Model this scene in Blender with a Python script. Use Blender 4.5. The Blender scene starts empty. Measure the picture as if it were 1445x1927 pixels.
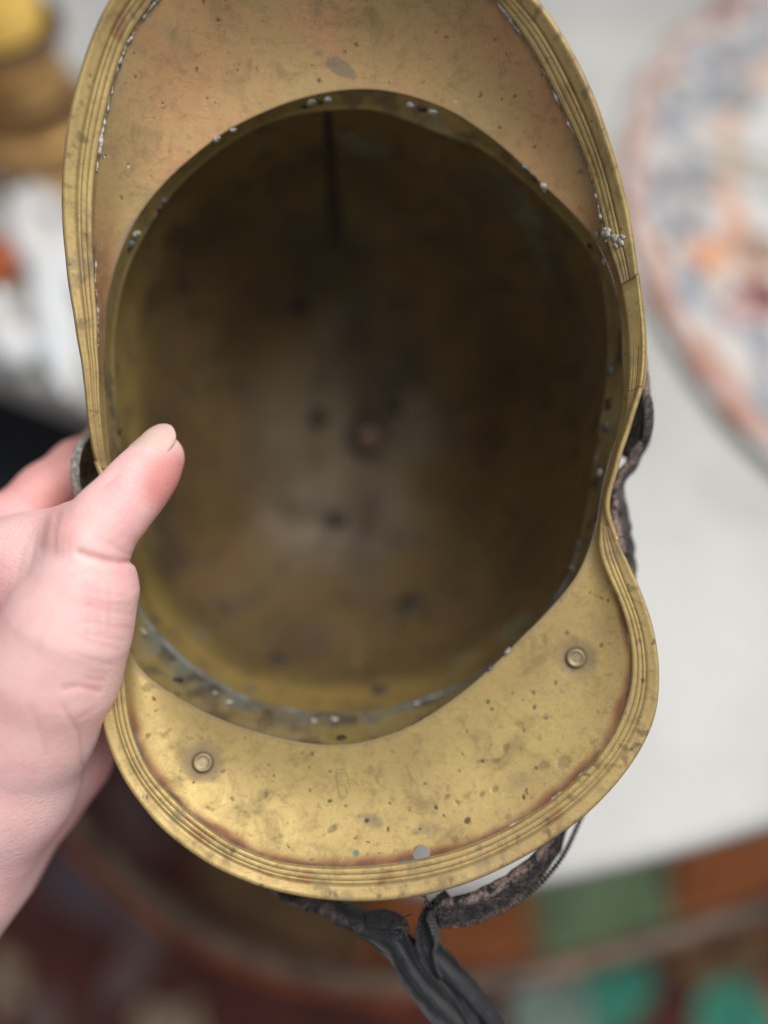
import bpy, bmesh, math, random
import numpy as np
from mathutils import Matrix, Vector
random.seed(7); rng = np.random.default_rng(7)
SC = bpy.context.scene; COL = SC.collection
R = math.radians

# ------------------------------------------------------------------ camera
PITCH = 60.0                       # degrees below the horizon
DIST = 0.286                       # lens to the helmet's rim, metres
W, H = 1445.0, 1927.0              # the photograph's own size, used to size things
FPX = 1543.7
cam_d = bpy.data.cameras.new('camera'); cam = bpy.data.objects.new('camera', cam_d); COL.objects.link(cam)
cam.location = (0, 0, 1.20); cam.rotation_euler = (R(90 - PITCH), 0, 0)
cam_d.sensor_fit = 'VERTICAL'; cam_d.sensor_height = 36.0; cam_d.lens = 36.0 * FPX / H
cam_d.clip_start = 0.01; cam_d.clip_end = 50
cam_d.dof.use_dof = True; cam_d.dof.focus_distance = 0.274; cam_d.dof.aperture_fstop = 1.38
cam_d.dof.aperture_blades = 0
SC.camera = cam
MC = Matrix.Translation(cam.location) @ cam.rotation_euler.to_matrix().to_4x4()
# ------------------------------------------------------------------ world + window light
wd = bpy.data.worlds.new('World'); SC.world = wd; wd.use_nodes = True
bg = wd.node_tree.nodes['Background']; bg.inputs[0].default_value = (0.93, 0.96, 1.0, 1); bg.inputs[1].default_value = 0.36
def area(name, loc, target, size, power, color):
    l = bpy.data.lights.new(name, 'AREA'); l.shape = 'RECTANGLE'; l.size, l.size_y = size; l.energy = power; l.color = color
    o = bpy.data.objects.new(name, l); COL.objects.link(o); o.location = loc
    o.rotation_euler = (Vector(target) - Vector(loc)).to_track_quat('-Z', 'Y').to_euler()
    return o
area('window_light', (0.62, 0.36, 2.45), (0, 0.15, 0.95), (0.9, 1.0), 30, (1.0, 0.97, 0.93))
SC.view_settings.view_transform = 'Standard'; SC.view_settings.look = 'None'
SC.view_settings.exposure = 0.1; SC.view_settings.gamma = 1.0; SC.view_settings.use_curve_mapping = False

# ------------------------------------------------------------------ helpers
HM = MC @ Matrix.Translation((0, 0, -DIST))          # helmet frame: x right, y up, z out of the opening

def lp(px, py, z=0.0):                                # z in mm -> helmet-frame point in metres
    d = DIST - np.asarray(z, float) / 1000.0
    return np.stack([(np.asarray(px, float) - W/2) / FPX * d, (H/2 - np.asarray(py, float)) / FPX * d, DIST - d + 0*d], -1)
def to_px(P):
    d = DIST - P[..., 2]
    return W/2 + P[..., 0] / d * FPX, H/2 - P[..., 1] / d * FPX
def on_level(px, py, zw):                             # where the sight line meets the world height zw
    v = MC.to_3x3() @ Vector(((px - W/2) / FPX, (H/2 - py) / FPX, -1))
    t = (zw - MC.translation.z) / v.z
    return MC.translation + v * t

def mesh_obj(name, verts, faces, mat=None, parent=None, smooth=True, attrs=None):
    me = bpy.data.meshes.new(name)
    me.from_pydata([tuple(map(float, v)) for v in verts], [], [tuple(int(i) for i in f) for f in faces])
    if attrs:
        for k, a in attrs.items():
            at = me.attributes.new(k, 'FLOAT', 'POINT'); at.data.foreach_set('value', np.asarray(a, np.float32).ravel())
    if smooth: me.polygons.foreach_set('use_smooth', [True] * len(me.polygons))
    me.update()
    o = bpy.data.objects.new(name, me); COL.objects.link(o)
    if mat: me.materials.append(mat)
    if parent: o.parent = parent
    return o
def fast_mesh(name, V, F, mat=None, parent=None, attrs=None):          # big quad grids
    V = np.asarray(V, np.float32); F = np.asarray(F, np.int32)
    me = bpy.data.meshes.new(name)
    me.vertices.add(len(V)); me.vertices.foreach_set('co', V.ravel())
    me.loops.add(F.size); me.loops.foreach_set('vertex_index', F.ravel())
    me.polygons.add(len(F)); me.polygons.foreach_set('loop_start', np.arange(0, F.size, 4, dtype=np.int32))
    me.update(calc_edges=True)
    me.polygons.foreach_set('use_smooth', np.ones(len(F), bool))
    if attrs:
        for k, a in attrs.items():
            at = me.attributes.new(k, 'FLOAT', 'POINT'); at.data.foreach_set('value', np.asarray(a, np.float32).ravel())
    me.update()
    o = bpy.data.objects.new(name, me); COL.objects.link(o)
    if mat: me.materials.append(mat)
    if parent: o.parent = parent
    return o
def grid_faces(n, m, wrap_n=False, wrap_m=False):
    i = np.arange(n if wrap_n else n-1)[:, None]; j = np.arange(m if wrap_m else m-1)[None, :]
    i2 = (i+1) % n; j2 = (j+1) % m
    return np.stack([i*m+j + 0*i2, i2*m+j, i2*m+j2, i*m+j2], -1).reshape(-1, 4)
def tag(o, label=None, cat=None, group=None, kind=None):
    if label: o['label'] = label
    if cat: o['category'] = cat
    if group: o['group'] = group
    if kind: o['kind'] = kind
    return o
def empty(name, mw):
    o = bpy.data.objects.new(name, None); COL.objects.link(o); o.matrix_world = mw; o.empty_display_size = .02
    return o
_K = rng.normal(size=(4, 24, 3)); _PH = rng.uniform(0, 6.28, (4, 24))
def fnoise(P, freq, k=0):                             # smooth pseudo-noise about -1..1
    s = 0
    for a, ph in zip(_K[k], _PH[k]): s = s + np.sin((P @ a) * freq + ph)
    return s / math.sqrt(24) * 0.8
def fbm(P, freq, k=0): return fnoise(P, freq, k)*.55 + fnoise(P, freq*2.3, (k+1) % 4)*.3 + fnoise(P, freq*5.1, (k+2) % 4)*.2
def sstep(a, b, x): t = np.clip((x-a)/(b-a), 0, 1); return t*t*(3-2*t)

# ------------------------------------------------------------------ materials
class NT:
    def __init__(s, name):
        s.m = bpy.data.materials.new(name); s.m.use_nodes = True; s.t = s.m.node_tree; s.n = s.t.nodes; s.l = s.t.links
        s.b = s.n['Principled BSDF']
    def node(s, typ, **kw):
        x = s.n.new(typ)
        for k, v in kw.items():
            if k in x.inputs: x.inputs[k].default_value = v
            else: setattr(x, k, v)
        return x
    def link(s, a, b): s.l.new(a, b)
    def coord(s, scale=(1, 1, 1), kind='Object', rot=(0, 0, 0)):
        c = s.node('ShaderNodeTexCoord'); m = s.node('ShaderNodeMapping'); m.inputs['Scale'].default_value = scale
        m.inputs['Rotation'].default_value = rot
        s.link(c.outputs[kind], m.inputs[0]); return m.outputs[0]
    def noise(s, sc, detail=4, rough=.55, vec=None, dist=0):
        x = s.node('ShaderNodeTexNoise'); x.inputs['Scale'].default_value = sc; x.inputs['Detail'].default_value = detail
        x.inputs['Roughness'].default_value = rough; x.inputs['Distortion'].default_value = dist
        s.link(vec or s.coord(), x.inputs['Vector']); return x.outputs['Fac']
    def ramp(s, f, a, b, va=0, vb=1):
        x = s.node('ShaderNodeMapRange'); x.interpolation_type = 'SMOOTHSTEP'
        for i, v in zip((1, 2, 3, 4), (a, b, va, vb)): x.inputs[i].default_value = v
        s.link(f, x.inputs[0]); return x.outputs[0]
    def math(s, op, a, b=None):
        x = s.node('ShaderNodeMath', operation=op)
        for i, v in enumerate((a, b)):
            if v is None: continue
            if isinstance(v, (int, float)): x.inputs[i].default_value = v
            else: s.link(v, x.inputs[i])
        return x.outputs[0]
    def mix(s, f, a, b):
        x = s.node('ShaderNodeMix', data_type='RGBA')
        for i, v in ((0, f), (6, a), (7, b)):
            if isinstance(v, (int, float)): x.inputs[i].default_value = v
            elif isinstance(v, tuple): x.inputs[i].default_value = (*v[:3], 1)
            else: s.link(v, x.inputs[i])
        return x.outputs[2]
    def attr(s, name): return s.node('ShaderNodeAttribute', attribute_name=name).outputs['Fac']
    def bump(s, h, strength=.3, dist=.001, normal=None):
        x = s.node('ShaderNodeBump'); x.inputs['Strength'].default_value = strength; x.inputs['Distance'].default_value = dist
        s.link(h, x.inputs['Height'])
        if normal: s.link(normal, x.inputs['Normal'])
        return x.outputs[0]
    def set(s, **kw):
        for k, v in kw.items():
            k = k.replace('_', ' ')
            inp = s.b.inputs[k]
            if isinstance(v, tuple): inp.default_value = (*v[:3], 1) if len(inp.default_value) == 4 else v
            elif isinstance(v, (int, float)): inp.default_value = v
            else: s.link(v, inp)
        return s.m

def brass(name, gold, copper, dull, copper_amt=.5, dull_amt=.5, rough=.42, metal=.82, speck=.6, bump=.25):
    n = NT(name)
    big = n.noise(22, 5, .6); mid = n.noise(75, 6, .65, dist=.6); fine = n.noise(420, 5, .7); tiny = n.noise(1500, 3, .6)
    c = n.mix(n.ramp(big, .42, .66, 0, copper_amt), gold, copper)
    c = n.mix(n.ramp(mid, .5, .72, 0, dull_amt), c, dull)
    c = n.mix(n.ramp(fine, .55, .75, 0, .45*speck), c, tuple(x*.45 for x in dull))
    c = n.mix(n.ramp(tiny, .62, .75, 0, .5*speck), c, (.05, .035, .02))
    c = n.mix(n.ramp(n.noise(260, 6, .6, dist=1.5), .56, .7, 0, .35*speck), c, tuple(min(1, x*1.25) for x in gold))
    c = n.mix(n.ramp(n.noise(170, 9, .78), .5, .68, 0, .4*speck), c, tuple(x*.8 for x in dull))
    vo = n.node('ShaderNodeTexVoronoi'); vo.inputs['Scale'].default_value = 260
    nv = n.node('ShaderNodeTexNoise'); nv.inputs['Scale'].default_value = 500; n.link(n.coord(), nv.inputs['Vector'])
    va = n.node('ShaderNodeVectorMath', operation='MULTIPLY_ADD'); n.link(nv.outputs['Color'], va.inputs[0]); va.inputs[1].default_value = (.003, .003, .003); n.link(n.coord(), va.inputs[2]); n.link(va.outputs[0], vo.inputs['Vector'])
    sepc = n.node('ShaderNodeSeparateColor'); n.link(vo.outputs['Color'], sepc.inputs[0])
    thr = n.ramp(sepc.outputs[0], .76, 1.0, 0, .26)
    dotm = n.ramp(n.math('SUBTRACT', thr, vo.outputs['Distance']), .0, .06, 0, .6*speck)
    c = n.mix(dotm, c, (.06, .042, .026))
    # hair scratches: noise drawn out along one direction
    for rot, w in (((0, 0, .5), .35), ((0, 0, 1.9), .25)):
        sc = n.noise(1, 2, .5, vec=n.coord((60, 1700, 400), rot=rot))
        c = n.mix(n.ramp(sc, .68, .76, 0, w), c, tuple(x*.4 for x in dull))
    # stains, plus light and shade painted inside the helmet, carried by the mesh
    c = n.mix(n.attr('clean_lit'), c, n.mix(n.ramp(mid, .45, .7), (.33, .23, .072), (.19, .13, .05)))
    c = n.mix(n.attr('stain_red'), c, (.22, .075, .035))
    c = n.mix(n.attr('stain_grey'), c, (.17, .135, .09))
    c = n.mix(n.attr('stain_green'), c, (.12, .19, .15))
    c = n.mix(n.attr('stain_shade'), c, (.045, .03, .02))
    c = n.mix(n.attr('stain_pale'), c, (.62, .60, .52))
    st = n.math('ADD', n.math('ADD', n.attr('stain_shade'), n.attr('stain_grey')), n.math('ADD', n.attr('stain_green'), n.attr('stain_pale')))
    r = n.math('ADD', n.ramp(mid, .3, .75, rough-.07, rough+.13), n.math('MULTIPLY', st, .2))
    met = n.math('SUBTRACT', metal, n.math('MULTIPLY', st, .6))
    h = n.math('ADD', n.math('MULTIPLY', mid, .6), n.math('MULTIPLY', fine, .25))
    nb = n.bump(h, bump, .0012)
    return n.set(Base_Color=c, Metallic=met, Roughness=r, Normal=nb)

M = {}
M['visor'] = brass('brass_visor', (.475, .35, .135), (.39, .265, .12), (.23, .17, .08), .6, .6, .56, .45, 1.0)
M['guard'] = brass('brass_neck_guard', (.41, .285, .125), (.49, .27, .13), (.22, .15, .08), 1.0, .65, .54, .45, 1.0)
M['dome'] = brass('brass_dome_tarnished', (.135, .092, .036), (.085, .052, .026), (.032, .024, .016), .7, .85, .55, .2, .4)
M['rim'] = brass('brass_inner_rim', (.34, .25, .085), (.25, .18, .07), (.10, .08, .045), .6, .8, .5, .4, .8)
M['band'] = brass('brass_border', (.47, .34, .135), (.37, .25, .12), (.21, .15, .075), .5, .85, .52, .45, 1.0)
M['rivet'] = brass('brass_rivet', (.33, .26, .15), (.30, .21, .13), (.18, .14, .09), .5, .7, .55, .5, 1.0)
def simple(name, col, rough=.6, metal=0, var=.25, sc=60, bump=.2, bsc=400, spec=.5):
    n = NT(name); f = n.noise(sc, 5)
    c = n.mix(n.ramp(f, .3, .7), tuple(x*(1-var) for x in col), tuple(min(1, x*(1+var)) for x in col))
    return n.set(Base_Color=c, Roughness=rough, Metallic=metal, Normal=n.bump(n.noise(bsc, 4), bump, .001), Specular_IOR_Level=spec)
M['solder'] = simple('grey_solder', (.40, .39, .35), .7, .25, .5, 500, .6, 900)
M['dark'] = simple('dark_oxide', (.035, .028, .022), .7, .2, .4, 300)
M['lead'] = simple('blue_grey_solder', (.13, .15, .155), .55, .3, .5, 120, .5, 500)

M['copper'] = simple('dull_copper', (.34, .22, .15), .5, .3, .2, 200)
def leather():
    n = NT('cracked_black_leather')
    f = n.noise(260, 6, .7, dist=.8); g = n.noise(120, 5, .6)
    c = n.mix(n.ramp(f, .45, .62), (.022, .019, .022), (.075, .06, .062))
    c = n.mix(n.ramp(g, .54, .66, 0, .85), c, (.12, .09, .075))
    c = n.mix(n.math('MULTIPLY', n.ramp(n.math('ABSOLUTE', n.attr('across')), .0035, .0055), n.ramp(f, .4, .55, 0, .8)), c, (.30, .22, .18))
    v = n.node('ShaderNodeTexVoronoi', feature='DISTANCE_TO_EDGE'); v.inputs['Scale'].default_value = 420
    n.link(n.coord(), v.inputs['Vector'])
    h = n.math('ADD', n.ramp(v.outputs['Distance'], 0, .12), n.math('MULTIPLY', f, .8))
    return n.set(Base_Color=c, Roughness=n.ramp(f, .35, .65, .35, .7), Normal=n.bump(h, .7, .0008))
M['leather'] = leather()
def cloth_ribbon():
    n = NT('woven_black_ribbon')
    u = n.attr('along'); v = n.attr('across')
    a = n.math('SINE', n.math('MULTIPLY', n.math('ADD', u, n.math('MULTIPLY', v, .6)), 6.2832/.0013))
    b = n.math('SINE', n.math('MULTIPLY', v, 6.2832/.0011))
    h = n.math('MULTIPLY', n.math('ADD', a, 1), n.math('ADD', b, 1))
    f = n.noise(150, 4)
    c = n.mix(n.ramp(h, 0, 3), (.003, .004, .005), (.07, .083, .106))
    c = n.mix(n.ramp(f, .40, .56, 0, .85), c, (.009, .009, .012))
    return n.set(Base_Color=c, Roughness=.85, Normal=n.bump(h, .7, .0006), Sheen_Weight=.15)
M['ribbon'] = cloth_ribbon()
def skin():
    n = NT('skin')
    f = n.noise(35, 5, .6); g = n.noise(160, 4); p = n.noise(900, 3, .5)
    c = n.mix(n.ramp(f, .35, .65), (.95, .61, .59), (.91, .49, .49))
    c = n.mix(n.ramp(n.noise(70, 6, .7, dist=1), .5, .68, 0, .45), c, (.87, .45, .45))
    c = n.mix(n.ramp(g, .5, .75, 0, .35), c, (.94, .63, .58))
    c = n.mix(n.attr('flush_shade'), c, (.68, .25, .22))
    c = n.mix(n.attr('crease'), c, (.62, .27, .23))
    v = n.node('ShaderNodeTexVoronoi', feature='DISTANCE_TO_EDGE'); v.inputs['Scale'].default_value = 1
    n.link(n.coord((380, 700, 500), rot=(0, 0, .5)), v.inputs['Vector'])
    h = n.math('ADD', n.ramp(v.outputs['Distance'], 0, .15, 0, 1), n.math('MULTIPLY', p, .8))
    return n.set(Base_Color=c, Roughness=.5, Normal=n.bump(n.noise(60, 4), .2, .002, n.bump(h, .3, .00035)), Subsurface_Weight=.35, Subsurface_Radius=(.006, .0022, .0014), Subsurface_Scale=.6)
M['skin'] = skin()
M['nail'] = simple('fingernail', (.74, .53, .47), .2, 0, .05, 80, .05)

# ------------------------------------------------------------------ helmet: the loops that give its shape (photo px, px, height above rim in mm)
CTR = lp(690, 790, 0)
C_ = [(600,-190,34),(800,-150,33),(930,-75,30),(1020,10,27),(1090,125,23),(1140,250,19),(1172,360,15),(1190,450,12),(1199,520,10),
      (1206,580,9),(1212,660,8),(1208,720,8),(1190,775,7),(1165,850,6),(1143,930,5),(1140,965,5),(1160,1020,5),(1190,1080,6),(1215,1140,7),
      (1232,1200,8),(1239,1260,9),(1234,1340,10),(1210,1400,11),(1170,1460,12),(1110,1525,13),(1040,1578,14),(950,1630,15),(860,1668,16),
      (760,1690,16),(680,1696,16),(590,1690,16),(500,1672,16),(400,1630,15),(300,1555,14),(235,1470,12),(200,1390,11),(188,1320,10),
      (196,1270,9),(214,1225,8),(225,1180,7),(225,1120,6),(222,1050,6),(212,980,6),(196,900,6),(178,860,6),(168,800,7),(162,740,8),(155,680,9),
      (140,590,11),(125,480,13),(118,380,16),(122,290,19),(135,200,22),(160,110,24),(200,10,27),(270,-80,30),(400,-160,33)]
B_ = [(600,-130,26),(800,-95,25),(880,-60,24),(935,0,22),(1000,90,19),(1050,190,15),(1085,260,12),(1110,320,10),(1128,390,8),(1142,460,7),(1166,530,6),
      (1180,600,5),(1184,660,4),(1182,720,4),(1177,780,4),(1157,850,4),(1135,930,3),(1130,970,3),(1122,1030,3),(1136,1075,4),(1160,1120,5),(1180,1180,6),(1189,1240,7),
      (1184,1300,8),(1160,1370,9),(1120,1430,10),(1060,1490,11),(980,1545,11),(890,1590,12),(790,1618,12),(700,1630,12),(600,1632,12),
      (520,1622,12),(440,1590,12),(350,1525,11),(280,1450,9),(250,1380,8),(239,1320,7),(237,1260,6),(236,1200,5),(232,1120,4),(228,1050,4),(218,980,4),
      (205,900,4),(196,840,4),(190,780,5),(188,700,6),(185,600,7),(180,520,9),(176,430,11),(178,340,13),(190,260,15),(202,200,17),(216,140,18),(240,70,20),(292,0,22),(340,-60,24),(440,-110,26)]
A_ = [(560,188,0),(630,172,0),(700,168,0),(760,178,0),(850,210,0),(910,250,0),(960,290,0),(1010,340,0),(1070,395,0),(1118,450,0),(1148,510,0),(1163,570,0),
      (1168,620,0),(1170,680,0),(1172,740,0),(1163,800,0),(1143,870,0),(1129,930,0),(1126,965,0),(1112,1020,0),(1085,1085,0),(1040,1140,0),(980,1200,0),(920,1260,0),(850,1318,0),
      (770,1368,0),(690,1396,0),(640,1402,0),(560,1396,0),(480,1376,0),(400,1346,0),(330,1308,0),(275,1272,0),(246,1235,0),(238,1180,0),(236,1120,0),(233,1050,0),(225,970,0),
      (214,900,0),(206,830,0),(200,750,0),(197,680,0),(198,620,0),(204,560,0),(226,480,0),(262,405,0),(305,350,0),(370,290,0),(430,245,0),(490,215,0)]
D_ = [(560,212,-8),(620,206,-8),(700,203,-8),(760,222,-9),(830,252,-9),(895,272,-9),(960,318,-9),(1030,382,-9),(1095,450,-9),(1130,515,-9),(1143,600,-10),(1143,690,-11),
      (1128,800,-12),(1112,900,-13),(1095,1000,-14),(1070,1090,-16),(1000,1190,-19),(900,1272,-21),(800,1318,-22),(700,1338,-22),(580,1342,-22),(450,1312,-21),(330,1232,-20),
      (256,1145,-17),(240,1050,-15),(236,950,-13),(228,850,-12),(220,760,-11),(214,690,-10),(216,620,-10),(236,515,-9),(274,435,-9),(334,352,-9),(404,288,-9),(470,245,-8)]
def loop(pts, sm=2.0):
    a = np.array(pts, float); P = lp(a[:, 0], a[:, 1], a[:, 2]); d = P - CTR
    th = np.degrees(np.arctan2(d[:, 1], d[:, 0])); r = np.hypot(d[:, 0], d[:, 1]); o = np.argsort(th)
    th, r, z = th[o], r[o], P[o, 2]
    g = np.arange(-180, 180, .25)
    T = np.concatenate([th-360, th, th+360])
    rr = np.interp(g, T, np.tile(r, 3)); zz = np.interp(g, T, np.tile(z, 3))
    k = np.exp(-.5*(np.arange(-30, 31)*.25/sm)**2); k /= k.sum()
    f = lambda y: np.convolve(np.concatenate([y[-30:], y, y[:30]]), k, 'valid')
    return g, f(rr), f(zz)
LA, LB, LC, LD = loop(A_), loop(B_, 1.5), loop(C_, 1.5), loop(D_)
def lev(L, th):
    th = (np.asarray(th, float)+180) % 360 - 180
    g = np.append(L[0], 180.); r = np.interp(th, g, np.append(L[1], L[1][0])); z = np.interp(th, g, np.append(L[2], L[2][0]))
    a = np.radians(th); return np.stack([CTR[0]+r*np.cos(a), CTR[1]+r*np.sin(a), z], -1)
def brim(th, t):                                     # t 0..1 crease to border, 1..2 the border itself
    th, t = np.broadcast_arrays(th, t)
    a, b, c = lev(LA, th), lev(LB, th), lev(LC, th); t1 = np.clip(t, 0, 1)[..., None]; t2 = np.clip(t-1, 0, 2)[..., None]
    p = a + (b-a)*t1 + (c-b)*t2
    w = np.linalg.norm(b-a, axis=-1)
    p[..., 2] += -.10*w*np.sin(np.pi*np.clip(t, 0, 1))          # a hollow sweep between crease and border
    return p
def bnormal(th, t):
    e = .25; P = brim(th+e, t)-brim(th-e, t); Q = brim(th, t+.04)-brim(th, t-.04 if np.ndim(t) == 0 else np.maximum(t-.04, 0))
    n = np.cross(Q, P); n /= np.linalg.norm(n, axis=-1, keepdims=True)+1e-12
    return n * np.where(np.sum(n*(np.array([CTR[0], CTR[1], .09])-brim(th, t)), -1, keepdims=True) < 0, -1, 1)

helmet = empty('brass_helmet', HM)
tag(helmet, 'old tarnished brass helmet held upside down, its dark hollow inside facing up', 'helmet')

# --- stains, pits and dents, drawn on the metal itself
PITS = [(515,1460,4),(505,1440,2.5),(555,1443,2),(582,1445,3),(621,1452,5),(620,1507,5),(583,1488,4),(500,1497,7),(733,1512,4),(770,1525,3),(625,1560,9),
        (835,1535,3),(860,1510,7),(905,1495,8),(864,1450,4),(907,1432,5),(933,1432,7),(950,1408,10),(1062,1434,16),(1005,1332,6),(1124,1340,3),(925,1335,5),(918,1322,5),
        (870,1420,4),(1020,1440,12),(985,1500,6),(930,1485,12),(840,1500,7),(280,1385,7),(290,1315,6),(365,1472,3),(690,1545,5),(730,1560,6),(820,1520,5),
        (1143,1130,5),(1110,1115,3),(1180,1070,4),(1008,1445,5),(880,1545,6),(800,1475,3),(790,1560,4)]
GPITS = [(411,38,5),(447,132,4),(198,295,6),(243,313,7),(307,194,3),(290,223,3),(858,190,5),(187,232,5),(285,332,2.5),(390,185,3),(405,194,3),(600,152,5),(1090,325,9),(820,60,3),(940,240,4)]
SCR = [[(631,1451),(634,1475),(637,1496)],[(632,1455),(650,1455),(655,1464)],[(633,1471),(642,1471)],[(636,1477),(648,1478),(654,1492),(650,1499)],
       [(653,1469),(658,1483)],[(653,1468),(667,1468),(674,1481)],[(656,1476),(671,1475)],[(679,1466),(683,1479)],[(685,1471),(698,1477)],[(708,1464),(712,1476)],
       [(763,1440),(770,1455),(777,1472)],[(705,1460),(712,1461)],[(632,1449),(648,1448)]]
for _ in range(170):
    x, y = rng.uniform(260, 1170), rng.uniform(1200, 1600); a = rng.normal(.1, .9); L = rng.uniform(6, 40)
    SCR.append([(x, y), (x+L*.5*math.cos(a)+rng.normal()*2, y+L*.5*math.sin(a)), (x+L*math.cos(a), y+L*math.sin(a))])
GSCR = []
for _ in range(90):
    x, y = rng.uniform(230, 1080), rng.uniform(5, 330); a = rng.normal(.2, .8); L = rng.uniform(15, 90)
    GSCR.append([(x, y), (x+L*.5*math.cos(a)+rng.normal()*3, y+L*.5*math.sin(a)+rng.normal()*3), (x+L*math.cos(a), y+L*math.sin(a))])
def seg_d(px, py, pl):
    d = np.full(px.shape, 1e9, np.float32)
    for (x0, y0), (x1, y1) in zip(pl[:-1], pl[1:]):
        t = np.clip(((px-x0)*(x1-x0)+(py-y0)*(y1-y0))/((x1-x0)**2+(y1-y0)**2+1e-9), 0, 1)
        d = np.minimum(d, np.hypot(px-x0-t*(x1-x0), py-y0-t*(y1-y0)))
    return d
def local(px, py, x0, x1, y0, y1): return (px > x0) & (px < x1) & (py > y0) & (py < y1)
def marks(px, py, P, pits, scr, w0=.7, letters=0):
    dark = np.zeros(px.shape, np.float32); dz = np.zeros(px.shape, np.float32); pale = np.zeros(px.shape, np.float32)
    for (x, y, r) in pits:
        m = local(px, py, x-4*r, x+4*r, y-4*r, y+4*r)
        if not m.any(): continue
        q = P[m]; ang = rng.uniform(0, 6.28); dx, dy = px[m]-x, py[m]-y
        u = dx*math.cos(ang)+dy*math.sin(ang); v = (-dx*math.sin(ang)+dy*math.cos(ang))*rng.uniform(1.1, 1.9)
        e = np.hypot(u, v)*(1+.3*fnoise(q, 900, 1))/r
        big = r > 6.5
        dark[m] = np.maximum(dark[m], (1-sstep(.5, 1.1, e))*(.4 if big else .85))
        dz[m] -= (1-sstep(.3, 1.15, e))*(.25 if big else .12)
    for si, pl in enumerate(scr):
        xs = [p[0] for p in pl]; ys = [p[1] for p in pl]
        m = local(px, py, min(xs)-5, max(xs)+5, min(ys)-5, max(ys)+5)
        if not m.any(): continue
        s = (1-sstep(w0*.5, w0*1.6, seg_d(px[m], py[m], pl)))
        dark[m] = np.maximum(dark[m], s*(.6 if si < letters else rng.uniform(.06, .3))); dz[m] -= s*(.05 if si < letters else .02)
    return dark, dz

def blotch(px, py, P, cx, cy, rx, ry, ang=0, thr=.0, k=0):
    c, s = math.cos(ang), math.sin(ang); u = ((px-cx)*c+(py-cy)*s)/rx; v = (-(px-cx)*s+(py-cy)*c)/ry
    e = 1-np.hypot(u, v) + .55*fbm(P, 260, k)
    return .6*sstep(thr-.1, thr+.55, e)

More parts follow.
